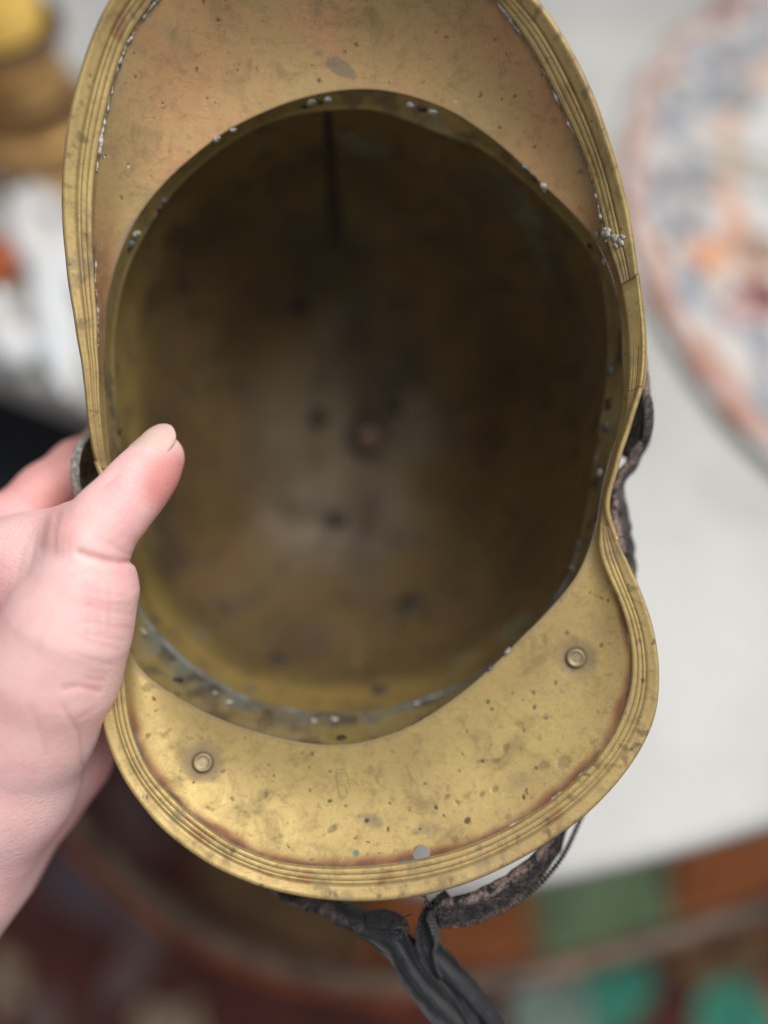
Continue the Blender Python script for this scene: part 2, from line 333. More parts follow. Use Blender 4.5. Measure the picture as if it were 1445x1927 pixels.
def sheet(name, th0, th1, dth, nt, mat, tmax, which):
    th = np.arange(th0, th1+1e-6, dth); t = np.concatenate([[0], np.linspace(0, 1, nt)[1:], np.linspace(1, tmax, 8)[1:]])
    TH, T = np.meshgrid(th, t, indexing='ij'); P = brim(TH, T); n = bnormal(TH, T); px, py = to_px(P)
    Q = P
    if which == 'visor':
        dark, dz = marks(px, py, P, PITS, SCR, .7, 13)
        # long wear: oxide run along the border, copper-red next to it
        bd = np.linalg.norm(brim(TH, np.ones_like(T))-P, axis=-1)*1000       # mm from the border
        f = fbm(P, 120, 2); f2 = fbm(P, 420, 1)
        edge = (T < 1.0) * sstep(0.03, .2, np.linalg.norm(lev(LB, TH)-lev(LA, TH), axis=-1)*10)
        dline = edge*(1-sstep(.4, 2.2+.8*f, bd))*(.55+.3*f2)
        red = edge*(1-sstep(1.3, 4.2+1.6*f, bd))*np.clip(.75+.5*f, 0, 1)
        dark = np.maximum(dark, np.clip(dline, 0, .8))
        green = edge*(1-sstep(.3, 1.4, bd))*sstep(.15, .5, fbm(P, 200, 3))*.8
        grey = np.maximum.reduce([blotch(px, py, P, 690, 1540, 50, 24, .5, .45, 1), blotch(px, py, P, 790, 1565, 70, 22, -.3, .5, 2)*.8, blotch(px, py, P, 975, 1470, 70, 36, -.6, .5, 3)*.6,
                                  blotch(px, py, P, 1130, 1180, 40, 60, 0, .55, 0)*.5, blotch(px, py, P, 305, 1330, 28, 20, 0, .5, 1)*.6, blotch(px, py, P, 550, 1480, 90, 25, .2, .6, 2)*.4])
        for (rx, ry) in ((382, 1435), (1083, 1238)):
            e = np.hypot(px-rx, py-ry); h = 1-sstep(20, 46+12*f, e); grey = np.maximum(grey, h*.6); red = np.maximum(red, h*.12)
            dark = np.maximum(dark, (1-sstep(18, 25, e))*.7); dz -= (1-sstep(15, 46, e))*.4
        e = np.hypot(px-670, py-1605); green = np.maximum(green, (1-sstep(4, 8, e))*.9)
        # dull, browner towards the crease
        grey = np.maximum(grey, (1-sstep(.3, 2.2, np.linalg.norm(lev(LA, TH)-P, axis=-1)*1000))*.5)
        pale = np.zeros_like(dark)
        pale = np.maximum(pale, edge*(1-sstep(.2, .8, bd))*sstep(.25, .6, fbm(P, 300, 0))*(px > 900)*.8)
        dark = np.maximum(dark, .3*sstep(.55, .9, fbm(P, 700, 1)))
    else:
        dark, dz = marks(px, py, P, GPITS, GSCR, .7)
        bd = np.linalg.norm(brim(TH, np.ones_like(T))-P, axis=-1)*1000
        f = fbm(P, 120, 2)
        dline = (T < 1)*(1-sstep(.4, 2.4+1.2*f, bd)); dark = np.maximum(dark, np.clip(dline*(.5+.4*fbm(P, 300, 1)), 0, .75))
        grey = np.maximum.reduce([blotch(px, py, P, 640, 128, 50, 14, .55, .4, 1), blotch(px, py, P, 600, 100, 22, 10, 0, .4, 2), (T < 1)*(1-sstep(2, 7+3*f, bd))*.5*sstep(-.3, .5, fbm(P, 90, 0)),
                                  blotch(px, py, P, 255, 430, 24, 60, .5, .3, 3)*.9, blotch(px, py, P, 1100, 330, 30, 22, 0, .5, 0)*.7, blotch(px, py, P, 210, 560, 20, 80, .2, .3, 2)*.9, .35*sstep(.25, .8, fbm(P, 45, 3))])
        grey = np.maximum(grey, .8*sstep(.1, .5, 1-np.hypot((px-645-(py-128)*1.0)/34, (py-128)/30)+.5*fbm(P, 300, 1)));  red = .25*sstep(.3, .9, fbm(P, 60, 1)); green = blotch(px, py, P, 225, 480, 14, 50, .4, .45, 1)*.3
        pale = np.zeros_like(dark)
        ca = np.linalg.norm(lev(LA, TH)-P, axis=-1)*1000
        dark = np.maximum(dark, (1-sstep(.1, .9, ca))*.5)
        for (x, y, r) in ((198,295,3),(243,313,4),(858,190,3)): pale = np.maximum(pale, (1-sstep(r*.5, r, np.hypot(px-x, py-y)))*.7)
    P = P + n*(dz/1000)[..., None] + n*(.00012*fnoise(Q, 90, 0))[..., None]
    at = {'stain_shade': dark, 'stain_red': red, 'stain_grey': grey, 'stain_green': green, 'stain_pale': pale}
    for k in at: at[k] = np.clip(at[k], 0, 1).ravel()
    # a real sheet: front face, back face 1 mm behind, closed rims
    Bk = P - n*.001; N, Mm = TH.shape
    V = np.concatenate([P.reshape(-1, 3), Bk.reshape(-1, 3)]); F = grid_faces(N, Mm); off = N*Mm
    F2 = F[:, ::-1]+off; rims = []
    idx = np.arange(N*Mm).reshape(N, Mm)
    for e in (idx[0, :], idx[-1, ::-1], idx[::-1, 0], idx[:, -1]): rims.append(np.stack([e[:-1], e[1:], e[1:]+off, e[:-1]+off], -1))
    F = np.concatenate([F, F2]+rims)
    at = {k: np.concatenate([a, a*.5]) for k, a in at.items()}
    return V, F, at
def fix_normals(o):
    bm = bmesh.new(); bm.from_mesh(o.data); bmesh.ops.recalc_face_normals(bm, faces=bm.faces); bm.to_mesh(o.data); bm.free()

V, F, at = sheet('neck_guard', 26, 173, .16, 130, M['guard'], 1.85, 'guard')
guard = fast_mesh('neck_guard', V, F, M['guard'], helmet, at); fix_normals(guard)
V, F, at = sheet('visor', -189, 27.5, .11, 130, M['visor'], 1.9, 'visor')
# the round hole through the visor
hx, hy = 793, 1607
px, py = to_px(V.astype(float)); inside = np.hypot(px-hx, (py-hy)) < 15.5
F = F[~inside[F].all(1)]
ring = (np.hypot(px-hx, py-hy) < 21)
e = np.hypot(px-hx, py-hy); k = np.where(inside, 15.5/np.maximum(e, 1), 1.0)         # snap the ragged cells to a circle
V = V.astype(float); d = DIST - V[:, 2]
nx, ny = hx+(px-hx)*k, hy+(py-hy)*k
V[inside, 0] = ((nx-W/2)/FPX*d)[inside]; V[inside, 1] = ((H/2-ny)/FPX*d)[inside]
visor = fast_mesh('visor', V, F, M['visor'], helmet, at); fix_normals(visor)
# collar of the hole (the sheet's thickness)
def tube(path, rad, name, mat, parent, seg=10, closed=False, attrs=False):
    P = np.asarray(path, float); n = len(P); rad = np.broadcast_to(np.asarray(rad, float), (n,))
    T = np.gradient(P, axis=0) if not closed else np.roll(P, -1, 0)-np.roll(P, 1, 0)
    T /= np.linalg.norm(T, axis=1, keepdims=True)+1e-12
    up = np.array([.13, .21, .97]); A = np.cross(T, up); A /= np.linalg.norm(A, axis=1, keepdims=True)+1e-9; Bn = np.cross(T, A)
    an = np.linspace(0, 2*np.pi, seg, endpoint=False)
    V = P[:, None]+rad[:, None, None]*(np.cos(an)[None, :, None]*A[:, None]+np.sin(an)[None, :, None]*Bn[:, None])
    F = [tuple(f) for f in grid_faces(n, seg, closed, True)]
    if not closed: F += [tuple(range(seg))[::-1], tuple((n-1)*seg+i for i in range(seg))]
    return mesh_obj(name, V.reshape(-1, 3), F, mat, parent)
def th_of(px, py, z=0):
    d = lp(px, py, z)-CTR; return math.degrees(math.atan2(d[1], d[0]))
def brim_at(px, py):                                  # the point of the brim that this spot of the helmet is, and its normal
    z = 5.0
    for _ in range(12):
        P = lp(px, py, z); th = th_of(px, py, z)
        ts = np.linspace(0, 2, 400); S = brim(np.full(400, th), ts); i = np.argmin(np.hypot(S[:, 0]-P[0], S[:, 1]-P[1])); z = S[i, 2]*1000
    return S[i], bnormal(np.array([th]), np.array([ts[i]]))[0]
hc, hn = brim_at(hx, hy)
def frame(c, n):
    z = Vector(n).normalized(); x = z.orthogonal().normalized(); y = z.cross(x); m = Matrix((x, y, z)).transposed().to_4x4(); m.translation = Vector(c); return m
def lathe(name, prof, mat, parent, m=None, seg=28):
    an = np.linspace(0, 2*np.pi, seg, endpoint=False)
    V = [(r*math.cos(a), r*math.sin(a), z) for (r, z) in prof for a in an]
    F = [tuple(f) for f in grid_faces(len(prof), seg, False, True)]
    F += [tuple(range(seg))[::-1], tuple((len(prof)-1)*seg+i for i in range(seg))]
    o = mesh_obj(name, V, F, mat, parent)
    if m is not None: o.matrix_local = m
    return o
bore = lathe('hole_edge', [(.00285, -.0013), (.00285, .00015), (.0031, .0002), (.0031, -.0013)], M['rivet'], visor, frame(hc, hn))
bore.data.polygons[-1].select = False
bm = bmesh.new(); bm.from_mesh(bore.data); bmesh.ops.delete(bm, geom=[f for f in bm.faces if len(f.verts) > 4], context='FACES'); bm.to_mesh(bore.data); bm.free()
for (x, y) in ((382, 1435), (1083, 1238)):
    c, n = brim_at(x, y)
    lathe('rivet', [(.0031, -.001), (.0032, .0008), (.0029, .00125), (.0024, .00125), (.0022, .00105), (.0012, .00106), (.00002, .00106)], M['rivet'], visor, frame(c-n*.0003, n))

# --- rolled borders: three engraved lines and a bead at the edge
def border(name, th0, th1, dth, parent, taper=(2, 2), lift=.0):
    th = np.arange(th0, th1+1e-6, dth)
    prof = [(-.02, -.6), (.0, .35), (.03, .85), (.08, 1.0), (.19, 1.0), (.205, .9), (.215, .55), (.225, .9), (.24, 1.0), (.37, 1.0), (.385, .9), (.395, .5), (.405, .9), (.42, 1.0), (.52, 1.0), (.53, .62), (.54, 1.0), (.66, 1.03), (.78, 1.08), (.86, 1.2), (.93, 1.25),
            (.98, 1.0), (1.01, .5), (1.02, 0), (1.0, -.8), (.95, -1.4), (.88, -1.6), (.5, -1.5), (.05, -1.4)]
    base = brim(th, np.ones_like(th)); out = brim(th, np.full_like(th, 2.)); nn = bnormal(th, np.full_like(th, 1.6))
    kk = np.ones(9)/9
    for j in range(3): nn[:, j] = np.convolve(np.pad(nn[:, j], 4, 'edge'), kk, 'valid')
    nn /= np.linalg.norm(nn, axis=1, keepdims=True)
    rows = []; gr = []
    wob = fnoise(base, 60, 1)*.00018
    for v, h in prof:
        rows.append(base+(out-base)*v+nn*((h/1000+lift)+wob)[:, None]); gr.append(h)
    V = np.stack(rows, 1); N, K = V.shape[:2]
    f = fbm(V, 260, 2); gl = np.array([1.0 if (p[1] in (.55, .5, .62)) else 0 for p in prof])[None, :]
    dark = gl*np.clip(.55+.5*fbm(V, 150, 0), 0, .9); near = np.array([.7 if p[0] <= .03 else 0 for p in prof])[None, :]
    dark = np.maximum(dark, near*np.clip(.5+.6*fbm(V, 200, 1), 0, 1)*.6)
    grey = .65*sstep(.35, .8, fbm(V, 110, 3))+.35*sstep(.4, .7, f)
    red = .5*sstep(.35, .75, fbm(V, 130, 1))*np.array([1. if .1 < p[0] < .6 else .2 for p in prof])[None, :]
    dark = np.maximum(dark, .55*sstep(.62, .9, fbm(V, 500, 3)))
    at = {'stain_shade': dark, 'stain_grey': grey, 'stain_red': red, 'stain_green': grey*0, 'stain_pale': grey*0}
    at = {k: np.clip(a, 0, 1).ravel() for k, a in at.items()}
    Fq = grid_faces(N, K, False, True); V = V.reshape(-1, 3)
    me = mesh_obj(name, V, [tuple(q) for q in Fq]+[tuple(range(K)), tuple((N-1)*K+i for i in range(K))][:], M['band'], parent, attrs=at)
    fix_normals(me); return me
border('rolled_border', 27.6, 171.5, .2, guard)
border('rolled_border', -139, -24, .15, visor)
border('side_border', 6, 28.2, .25, visor, lift=-.0009)
border('side_border', -189, -169, .25, visor)
# bare folded lip where the sides dip
for a, b in ((-26, 7), (-171, -137)):
    th = np.arange(a, b, .5); tube(brim(th, np.full_like(th, 1.95)), .0010, 'edge_wire', M['band'], visor, 8)

# --- white solder showing along the neck guard's border
def crust(name, th0, th1, parent, mat, amp, t=.99, freq=500):
    th = np.arange(th0, th1, .2); P = brim(th, np.full_like(th, t)); n = bnormal(th, np.full_like(th, t))
    r = amp*np.clip(.35+.9*fbm(P, freq, 1)+.3*fnoise(P, 2500, 2), .02, 1.3)
    P = P+n*(.0002+r*.2)[:, None]+.0003*np.stack([fnoise(P, 900, 0), fnoise(P, 900, 1), 0*th], -1)
    return tube(P, r, name, mat, parent, 8)
crust('solder_seam', 36, 76, guard, M['solder'], .0008)
crust('solder_seam', 112, 138, guard, M['solder'], .0009)
crust('solder_seam', 150, 166, guard, M['solder'], .0006)
def nugget(name, c, r, mat, parent, n=(0, 0, 1), seed=0, flat=.55):
    bm = bmesh.new(); bmesh.ops.create_icosphere(bm, subdivisions=2, radius=r)
    rr = random.Random(seed)
    for v in bm.verts: v.co *= 1+rr.uniform(-.38, .38); v.co.x *= .85+.3*math.sin(seed); v.co.z *= flat*.7
    me = bpy.data.meshes.new(name); bm.to_mesh(me); bm.free(); me.polygons.foreach_set('use_smooth', [True]*len(me.polygons)); me.materials.append(mat)
    o = bpy.data.objects.new(name, me); COL.objects.link(o); o.parent = parent; o.matrix_local = frame(c, n); return o
for i, (x, y, r) in enumerate([(1131,452,.0018),(1140,438,.0013),(1122,446,.001),(1158,448,.0013),(1168,455,.0014),(1160,462,.0011),(1172,446,.001),(1150,478,.0012)]):
    c, n = brim_at(x, y); nugget('solder_blob', c+n*.0009, r, M['solder'], guard, n, i)

# --- inner rim (flange of the brim inside the shell)
def flange(th, s):
    a, d = lev(LA, th), lev(LD, th); return a+(d-a)*np.asarray(s)[..., None]
th = np.arange(-180, 180, .25); prof = [(0, .0, .0), (0.06, 0, 0), (.2, 0, 0), (.4, 0, 0), (.6, 0, 0), (.8, 0, 0), (.93, -.2, 0), (1.0, -.6, 0), (1.03, -.2, 0), (1.02, .9, 0)]
rows = []
for s, o_, _ in prof:
    P = flange(th, np.full_like(th, s)); out = P-CTR; out[:, 2] = 0; out /= np.linalg.norm(out, axis=1, keepdims=True)
    rows.append(P+out*(o_/1000))
V = np.stack(rows, 1); px, py = to_px(V); sarr = np.broadcast_to(np.array([p[0] for p in prof])[None], px.shape)
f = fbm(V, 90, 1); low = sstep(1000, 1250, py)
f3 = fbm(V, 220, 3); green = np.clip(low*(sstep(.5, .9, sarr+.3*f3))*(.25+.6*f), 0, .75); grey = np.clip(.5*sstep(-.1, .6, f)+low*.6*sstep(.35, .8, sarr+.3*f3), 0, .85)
dark = np.clip(.6*sstep(0, .6, fbm(V, 150, 2))+.55*(1-sstep(0, .08, sarr))+.35*low*sstep(.4, .9, sarr+.4*f3)+.5*sstep(950, 1120, px)*sstep(430, 600, py)*np.clip(.7+.5*f3, 0, 1), 0, .9)  # last term paints shade onto the rim's right side, the rest is stain
at = dict(stain_shade=dark, stain_grey=grey, stain_green=green, stain_red=dark*0, stain_pale=dark*0)
inner = fast_mesh('inner_rim', V.reshape(-1, 3), grid_faces(len(th), len(prof), True), M['rim'], helmet, {k: a.ravel() for k, a in at.items()})
# blue-grey solder line along the flange's lower half
th = np.arange(-150, -28, .4); P = flange(th, np.full_like(th, 1.0)); r = .0011*np.clip(.8+.6*fbm(P, 120, 2), .2, 1.5)
tube(P+np.array([0, 0, -.0002]), r, 'solder_seam', M['lead'], inner, 8)
def rim_at(px, py):
    best = None
    for z in np.linspace(0, -24, 49):
        P = lp(px, py, z); th = th_of(px, py, z); s = np.linspace(0, 1, 60); S = flange(np.full(60, th), s)
        i = np.argmin(np.linalg.norm(S-P, axis=1)); dd = np.linalg.norm(S[i]-P)
        if best is None or dd < best[0]: best = (dd, S[i])
    c = best[1]; n = CTR-c; n[2] = .02; return c, n/np.linalg.norm(n)
for i, (x, y, r, m) in enumerate([(585,192,1.5,'solder'),(617,186,1.5,'solder'),(601,190,1.2,'dark'),(572,200,1.2,'dark'),(773,197,1.6,'solder'),(815,210,1.6,'solder'),(794,204,1.4,'dark'),(405,258,1.4,'solder'),(438,243,1.3,'solder'),
        (310,378,1.7,'lead'),(300,392,1.5,'dark'),(255,440,1.5,'solder'),(245,462,1.5,'lead'),(990,315,1.6,'lead'),(1025,350,1.8,'solder'),(1008,332,1.5,'dark'),(1110,462,1.4,'dark'),
        (1130,890,1.5,'solder'),(1150,700,1.8,'lead'),(1145,760,1.8,'dark'),(1140,800,1.6,'lead'),(335,1280,2.2,'dark'),(405,1305,1.2,'solder'),(432,1322,1.6,'solder'),(590,1357,1.3,'solder'),(630,1355,1.6,'solder'),
        (785,1325,1.3,'solder'),(815,1312,1.3,'solder'),(690,1352,1.4,'lead'),(642,1390,1.6,'dark'),(270,1190,1.5,'solder'),(925,1262,1.3,'lead'),(955,1225,1.4,'solder'),(1078,1070,1.5,'solder'),(1090,1030,1.3,'lead'),(225,812,1.6,'dark')]):
    c, n = rim_at(x, y); nugget('solder_dot', c+n*.0004, r/1000, M[m], inner, n, 40+i, .6)

# --- dome
APEX = lp(685, 822, -150)
def dome(th, s):
    th, s = np.broadcast_arrays(np.asarray(th, float), np.asarray(s, float)); d = lev(LD, th)
    ph = s*np.pi/2; f = np.cos(ph)**.82*(1+.03*np.sin(np.pi*np.minimum(s*2.2, 1))); q = np.sin(ph)
    c0 = np.array([CTR[0], CTR[1], -.012]); ax = c0+(APEX-c0)*q[..., None]
    P = ax.copy(); rad = (d-CTR)[..., :2]; rl = np.linalg.norm(rad, axis=-1, keepdims=True); P[..., :2] += rad*(1+.0012/rl)*f[..., None]
    P[..., 2] = (d[..., 2]-.0002)*(1-q)+APEX[2]*q
    return P
th = np.arange(-180, 180, .75); s = np.concatenate([np.linspace(0, .9, 110), np.linspace(.91, .998, 14)])
TH, S = np.meshgrid(th, s, indexing='ij'); P = dome(TH, S)
P = P*1.0
P[..., 2] += .0009*fnoise(P, 45, 0)*np.sin(S*np.pi)
P[..., 2] += .0016*np.exp(-((to_px(P)[0]-700)/38)**2)*sstep(.55, .75, S)*(1-sstep(.93, .97, S))
px, py = to_px(P)
mid = np.abs(px-(668+.04*(py-400)))
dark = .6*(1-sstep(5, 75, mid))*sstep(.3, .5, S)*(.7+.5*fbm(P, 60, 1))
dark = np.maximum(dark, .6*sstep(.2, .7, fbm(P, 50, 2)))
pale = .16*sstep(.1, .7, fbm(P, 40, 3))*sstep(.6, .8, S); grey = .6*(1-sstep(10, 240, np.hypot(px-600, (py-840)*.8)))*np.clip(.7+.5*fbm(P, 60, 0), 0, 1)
clean_lit = (1-sstep(.11, .24, S+.03*fbm(P, 40, 1)))*(.25+.65*(1-sstep(500, 1000, px))*(1-sstep(-900, -250, -py))+.3*sstep(1000, 1250, py)*(1-sstep(700, 1000, px)))  # cleaner brass ring by the rim, with the lower-left light painted into it
dark = dark*(1-.8*clean_lit)
at = dict(clean_lit=clean_lit, stain_shade=dark, stain_grey=grey, stain_green=.3*sstep(.3, .8, fbm(P, 70, 1))*(1-sstep(.15, .3, S)), stain_red=.12*sstep(.3, .8, fbm(P, 55, 3)), stain_pale=pale*.5)
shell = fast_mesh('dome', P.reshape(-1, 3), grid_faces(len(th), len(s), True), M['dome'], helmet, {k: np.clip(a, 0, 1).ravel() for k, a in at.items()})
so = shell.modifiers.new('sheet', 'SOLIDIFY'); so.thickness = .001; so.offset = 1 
# outer face must lie outside
c = np.mean(P.reshape(-1, 3), axis=0); p0 = shell.data.polygons[1000]
if (Vector(p0.center)-Vector(c)).dot(p0.normal) < 0: so.offset = -1
def dome_s(px, py):
    th = th_of(px, py, -100); best = None
    for t in np.arange(-180, 180, 3.0):
        S = dome(np.full(60, t), np.linspace(0, .99, 60)); x, y = to_px(S); e = np.hypot(x-px, y-py); i = e.argmin()
        if best is None or e[i] < best[0]: best = (e[i], S[i])
    c = best[1]; n = np.array([CTR[0], CTR[1], -.05])-c; return c, n/np.linalg.norm(n)
seam = [dome(np.full(1, th_of(617, 206, -8)+k*.02), np.full(1, k/100))[0] for k in np.linspace(0, 44, 40)]
seam = np.array(seam); seam += (np.array([CTR[0], CTR[1], -.05])-seam)/np.linalg.norm(np.array([CTR[0], CTR[1], -.05])-seam, axis=1, keepdims=True)*.0004
tube(seam, np.linspace(.0012, .0026, 40), 'crest_seam', M['dark'], shell, 8)
c, n = dome_s(685, 822)
lathe('washer', [(.0035, .0), (.0035, .0016), (.0045, .002), (.0108, .0016), (.0118, .0006), (.012, -.001)], M['dark'], shell, frame(c, n))
lathe('bolt_end', [(.0048, -.001), (.0048, .0022), (.0048, .0026), (.004, .0036), (.001, .0038)], M['copper'], shell, frame(c, n))
for (x, y, r) in ((600,790,4.0),(740,766,3.6),(628,985,4.2),(565,575,4.0),(780,1135,4.5),(715,1300,2.6),(525,1245,2.8)):
    r *= 1.25; c, n = dome_s(x, y); lathe('stud', [(r/1000*1.15, -.001), (r/1000, .0006), (r/1000*.8, .0016), (r/1000*.3, .002)], M['dark'], shell, frame(c, n), 16)
for (x, y, r) in ((1010,772,3),(1240,900,2),(285,1157,2.2),(365,1197,1.8),(480,1300,1.8)):
    c, n = dome_s(x, y); nugget('solder_dot', c+n*.0006, r/1000, M['lead'], shell, n, int(x), .5)
c, n = dome_s(520, 1035)
# the comb that runs over the outside of the dome, front to back
cb = []
for k in np.linspace(0, 1, 41):
    if k < .5: q = dome(np.full(1, 95.), np.full(1, .25+.74*k/.5))[0]
    else: q = dome(np.full(1, -87.), np.full(1, .99-.74*(k-.5)/.5))[0]
    cb.append(q)
cb = np.array(cb); o_ = cb-np.array([CTR[0], CTR[1], -.03]); o_ /= np.linalg.norm(o_, axis=1, keepdims=True)
hgt = .004+.012*np.sin(np.linspace(0, np.pi, 41))
rows = []
for (sx, hh) in ((-.009, .0), (-.006, .6), (-.003, .95), (0, 1.05), (.003, .95), (.006, .6), (.009, .0)):
    rows.append(cb+o_*(.001+hh*hgt)[:, None]+np.array([sx, 0, 0]))
V = np.stack(rows, 1); comb = mesh_obj('comb', V.reshape(-1, 3), [tuple(f) for f in grid_faces(41, 7)], M['guard'], helmet)
cs = comb.modifiers.new('sheet', 'SOLIDIFY'); cs.thickness = .001

# ------------------------------------------------------------------ straps
def ribbon(name, pts, widths, thick, twists, mat, parent, fold=0.0, nseg=90, rough=.0002, ring=18, seed=0, waves=1):
    pts = np.array(pts, float); P = lp(pts[:, 0], pts[:, 1], pts[:, 2])
    n0 = len(P); u0 = np.linspace(0, 1, n0); u = np.linspace(0, 1, nseg)
    def cr(Y):
        out = np.zeros((nseg,)+Y.shape[1:]); 
        for i, x in enumerate(u*(n0-1)):
            k = min(int(x), n0-2); t = x-k; p0, p1, p2, p3 = Y[max(k-1, 0)], Y[k], Y[k+1], Y[min(k+2, n0-1)]
            out[i] = .5*((2*p1)+(-p0+p2)*t+(2*p0-5*p1+4*p2-p3)*t*t+(-p0+3*p1-3*p2+p3)*t**3)
        return out
    C = cr(P); wd_ = cr(np.array(widths, float)[:, None])[:, 0]/1000; tw = np.radians(cr(np.array(twists, float)[:, None])[:, 0])
    T = np.gradient(C, axis=0); T /= np.linalg.norm(T, axis=1, keepdims=True)
    side = np.cross(T, np.array([0, 0, 1.])); side /= np.linalg.norm(side, axis=1, keepdims=True)+1e-9; nor = np.cross(side, T)
    A = side*np.cos(tw)[:, None]+nor*np.sin(tw)[:, None]; Bn = -side*np.sin(tw)[:, None]+nor*np.cos(tw)[:, None]
    half = ring; xs = np.linspace(-1, 1, half)
    cs = [(x, thick/2000*math.sqrt(max(0, 1-abs(x)**6)) if abs(x) < 1 else 0, x) for x in xs]+[(x, -thick/2000*math.sqrt(max(0, 1-abs(x)**6)), x) for x in xs[::-1][1:-1]]
    al = np.concatenate([[0], np.cumsum(np.linalg.norm(np.diff(C, axis=0), axis=1))])
    V = np.zeros((nseg, len(cs), 3)); ac = np.zeros((nseg, len(cs)))
    for j, (x, h, xx) in enumerate(cs):
        wv = fold*np.cos(xx*math.pi*waves+np.sin(u*7+seed)*1.2)/1000*np.sin(np.pi*np.clip(u*1.0, .08, .92))
        V[:, j] = C+A*(wd_/2*xx)[:, None]+Bn*(h+wv)[:, None]; ac[:, j] = wd_/2*xx
    V += rough*np.stack([fnoise(V, 700, k) for k in range(3)], -1)
    K = len(cs); Fq = [tuple(f) for f in grid_faces(nseg, K, False, True)]+[tuple(range(K))[::-1], tuple((nseg-1)*K+i for i in range(K))]
    o = mesh_obj(name, V.reshape(-1, 3), Fq, mat, parent, attrs={'along': np.repeat(al, K), 'across': ac.ravel()}); fix_normals(o)
    return o, C
strap, SC1 = ribbon('chin_strap', [(1190,600,-16),(1206,690,-9),(1214,760,-9),(1212,820,-9),(1190,870,-10),(1165,905,-11),(1162,950,-11),(1172,1000,-11),(1182,1060,-11),(1186,1120,-14),(1170,1250,-20),(1130,1400,-18),(1075,1520,-10),(1034,1600,-3),(972,1664,-1),(898,1706,0),(822,1720,-1)],
               [12,14,15,14,11,10,13,14,14,14,14,14,12,12,14,15,12], 3.4, [80,80,75,70,70,70,55,52,55,70,80,80,60,42,32,25,20], M['leather'], helmet, .4, 160, .00035)
tag(strap, 'cracked black leather chin strap on the right side')
ros = lp(1216, 790, -9)
# leather boss over the strap's fixing at each side
for (x, y, sx) in ((1196, 790, 1), (170, 890, -1)):
    c = lp(x, y, -14); o = lathe('strap_boss', [(.0142, -.001), (.0145, .001), (.013, .003), (.009, .0042), (.004, .005), (.0008, .0052)], M['leather'] if sx > 0 else M['solder'], helmet, frame(c-np.array([sx*.002, 0, 0]), (sx, 0, -.12)))
s2, C2 = ribbon('chin_strap', [(420,1600,-14),(520,1655,-8),(600,1698,-5),(650,1722,-6),(700,1742,-7),(748,1748,-8)], [10,10,8,8,7.5,6], 2.4, [40,40,45,30,25,20], M['leather'], helmet, .6, 70, .0004)
tag(s2, 'torn black leather end showing below the visor')
# stitched braid along the strap's lower edge
th = SC1[-42:-3]; 
bd = []
for i, p in enumerate(th):
    bd.append(p+np.array([.0036, -.0042, -.001]))
bd = np.array(bd); uu = np.linspace(0, 1, 240); bi = np.stack([np.interp(uu, np.linspace(0, 1, len(bd)), bd[:, k]) for k in range(3)], -1)
tube(bi, .0008+.00035*np.sin(np.arange(240)*1.15), 'braid', M['leather'], strap, 8)
nugget('brass_scale', lp(888, 1722, -2), .0034, M['band'], strap, (.1, -.5, .8), 3, .4)
# tied woven ribbon
r1, _ = ribbon('ribbon', [(640,1718,-6),(700,1748,-5),(745,1782,-4),(775,1830,-5),(815,1880,-7),(855,1930,-9),(900,2010,-12)], [8,9,10,11,12,12,12], .9, [-20,10,25,35,30,25,25], M['ribbon'], helmet, 2.0, 110, .00015, 26, 1, 2)
r2, _ = ribbon('ribbon', [(850,1690,-4),(818,1716,-3),(800,1750,-4),(810,1790,-7),(845,1835,-9),(885,1885,-11),(925,1940,-13),(960,2010,-15)], [11,11,9,9,11,12,13,13], .9, [20,30,60,45,20,-15,-20,-20], M['ribbon'], helmet, 2.1, 110, .00015, 26, 2, 1.5)
r3, _ = ribbon('ribbon', [(700,1738,-10),(760,1770,-11),(810,1815,-12),(850,1870,-12),(885,1935,-13),(905,2000,-14)], [6,8,9,9,9,9], .9, [30,-10,-40,-45,-40,-40], M['ribbon'], helmet, 1.8, 90, .00015, 22, 3, 1.5)
r4, _ = ribbon('ribbon', [(690,1732,-4),(722,1730,-3),(748,1738,-3),(752,1752,-4),(725,1758,-4),(690,1748,-5)], [5,6,6,6,6,5], .8, [20,20,10,0,0,0], M['ribbon'], helmet, .6, 60, .0002, 18, 4, 1)
r5, _ = ribbon('ribbon', [(835,1700,-1),(815,1722,0),(822,1765,-2),(815,1800,-5),(830,1835,-7)], [8,9,5,4,4], .9, [50,60,80,85,80], M['ribbon'], helmet, .5, 60, .0002, 18, 5, 1)
# frayed threads at the torn ends
for i in range(46):
    if i < 30: x, y = random.gauss(815, 9), random.gauss(1705, 9)
    else: x, y = random.gauss(748, 6), random.gauss(1745, 8)
    a = random.uniform(2.0, 4.8) if i < 30 else random.uniform(-1.2, 1.5); L = random.uniform(6, 20)
    z = random.uniform(-3, 2)
    pl = lp(np.array([x, x+L*.5*math.cos(a)+random.gauss(0, 3), x+L*math.cos(a)]), np.array([y, y+L*.5*math.sin(a)+random.gauss(0, 3), y+L*math.sin(a)]), np.array([z, z+1, z+random.uniform(-1, 3)]))
    t = tube(pl, .00022, 'thread', M['leather'] if i % 3 else M['ribbon'], r1 if i >= 30 else r2, 5)

